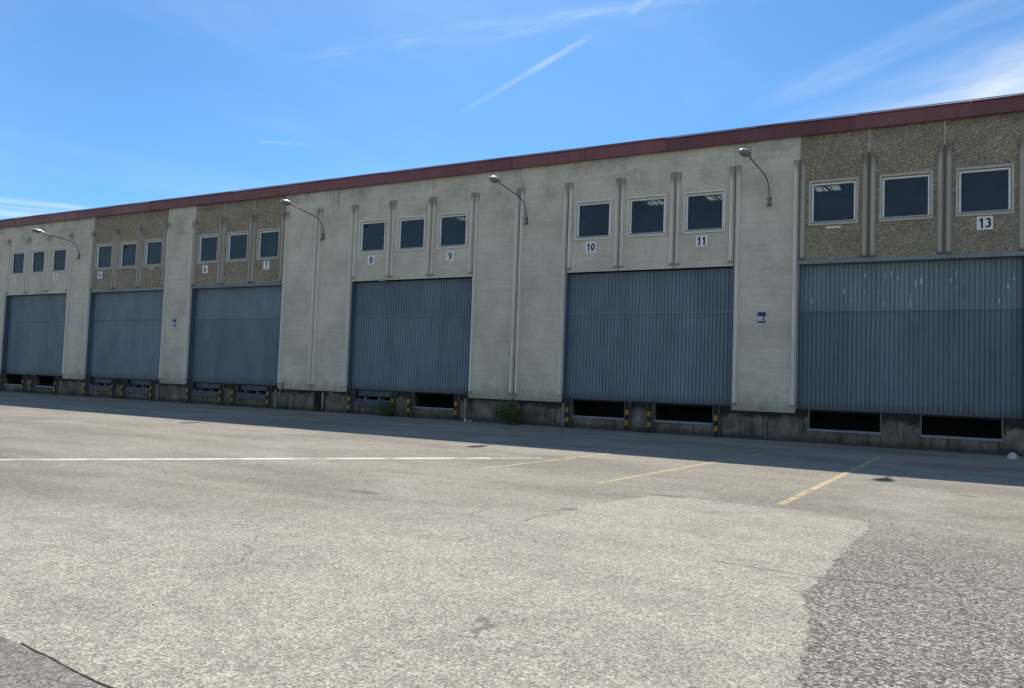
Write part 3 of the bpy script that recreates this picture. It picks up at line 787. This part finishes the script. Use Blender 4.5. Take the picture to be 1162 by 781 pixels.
def streak(ax,ay,bx,by,w,lo=.35,hi=.65,nsc=(1.5,9),detail=5,seed=0,amp=1):
    """thin cloud streak on the cloud plane between two points"""
    dx,dy=bx-ax,by-ay; L=math.hypot(dx,dy); ux,uy=dx/L,dy/L
    rx=k.math('SUBTRACT',px,ax); ry=k.math('SUBTRACT',py,ay)
    t=k.math('ADD',k.math('MULTIPLY',rx,ux),k.math('MULTIPLY',ry,uy))
    s=k.math('ADD',k.math('MULTIPLY',rx,-uy),k.math('MULTIPLY',ry,ux))
    c=k.n.new('ShaderNodeCombineXYZ'); k.put(c.inputs[0],k.math('MULTIPLY',t,nsc[0])); k.put(c.inputs[1],k.math('MULTIPLY',s,nsc[1])); c.inputs[2].default_value=seed
    nz=k.noise(1,detail,.62,vec=c.outputs[0],dist=.4)
    sw=k.math('ADD',s,k.math('MULTIPLY',k.math('SUBTRACT',nz,.5),w*.8))
    a=k.math('SUBTRACT',1,k.step(k.math('ABSOLUTE',sw),w*.1,w))
    e=k.math('MULTIPLY',k.step(t,-.15*L,.25*L),k.math('SUBTRACT',1,k.step(t,.75*L,1.12*L)))
    return k.math('MULTIPLY',k.math('MULTIPLY',k.math('MULTIPLY',a,e),k.step(nz,lo,hi)),amp)
parts=[streak(-1.52,2.37,-.86,1.99,.020,.2,.7,(3,14),amp=.30),
       streak(-1.16,2.17,-.86,1.99,.018,.3,.6,(5,30),seed=2,amp=.35),
       streak(-.72,1.92,-.55,1.80,.03,.3,.6,(3,20),seed=5,amp=.5),
       streak(-.55,2.75,.45,2.05,.16,.30,.75,(1.0,4),seed=1,amp=.24),
       streak(-.40,3.5,.9,2.35,.55,.15,.75,(.8,2.2),seed=3,amp=.85),
       streak(-.9,3.6,.5,2.5,.35,.40,.75,(1.0,6),seed=8,amp=.4),
       streak(-1.75,1.80,-.4,1.95,.10,.40,.75,(2,8),seed=6,amp=.28),
       streak(-5.6,1.75,-4.45,3.25,.16,.25,.7,(1,4),seed=4,amp=.5),
       streak(-5.9,2.2,-4.9,3.3,.35,.35,.7,(1,5),seed=9,amp=.55),
       streak(-2.56,2.33,-2.40,2.46,.05,.3,.6,(6,10),seed=7,amp=.16)]
tot=parts[0]
for p in parts[1:]: tot=k.math('MAXIMUM',tot,p)
veil=k.math('MULTIPLY',k.step(k.noise(.9,6,.6,vec=Pq,stretch=(1,.55,1)),.45,.8),.16)
tot=k.math('ADD',tot,veil,clamp=True)
above=k.step(sx[2],.0,.06); tot=k.math('MULTIPLY',tot,above)
hs=k.n.new('ShaderNodeHueSaturation'); hs.inputs['Saturation'].default_value=1.0; hs.inputs['Value'].default_value=1.0; k.put(hs.inputs['Color'],sky.outputs[0])
CLOUD=(5.0,5.5,6.0)
frontf=k.step(sx[1],-.15,.55)
tint=k.mix(frontf,(1.08,1.04,1.0),(.32,.56,.75))
skyc=k.mix(1,hs.outputs[0],tint,'MULTIPLY')
k.put(bg.inputs[0],k.mix(tot,skyc,CLOUD)); bg.inputs[1].default_value=.095
sl=bpy.data.lights.new('sun','SUN'); sl.energy=3.6; sl.angle=math.radians(.53); sl.color=(1,.93,.82)
so=link(bpy.data.objects.new('sun',sl)); so.rotation_euler=sun_dir.to_track_quat('Z','Y').to_euler(); so.location=(30,30,60)

# ------------------------------------------------------------------ camera
cam=bpy.data.cameras.new('camera'); cam.sensor_width=36; cam.sensor_fit='HORIZONTAL'; cam.lens=880/1162*36; cam.clip_end=4000; cam.clip_start=.1
co=link(bpy.data.objects.new('camera',cam))
r=Vector((0.8780625505820706,0.47720709938383166,0.03577068021408497)); u=Vector((-0.007030126291985534,-0.06187745022595842,0.9980589954896717)); f=Vector((-0.47849423673606273,0.8766096996104958,0.050977445592819755))
co.matrix_world=Matrix(((r.x,u.x,-f.x,54.948),(r.y,u.y,-f.y,-29.3225),(r.z,u.z,-f.z,1.7139),(0,0,0,1)))
S.camera=co
S.view_settings.view_transform='Standard'; S.view_settings.look='None'; S.view_settings.gamma=1; S.view_settings.exposure=0.9
S.view_settings.use_curve_mapping=False
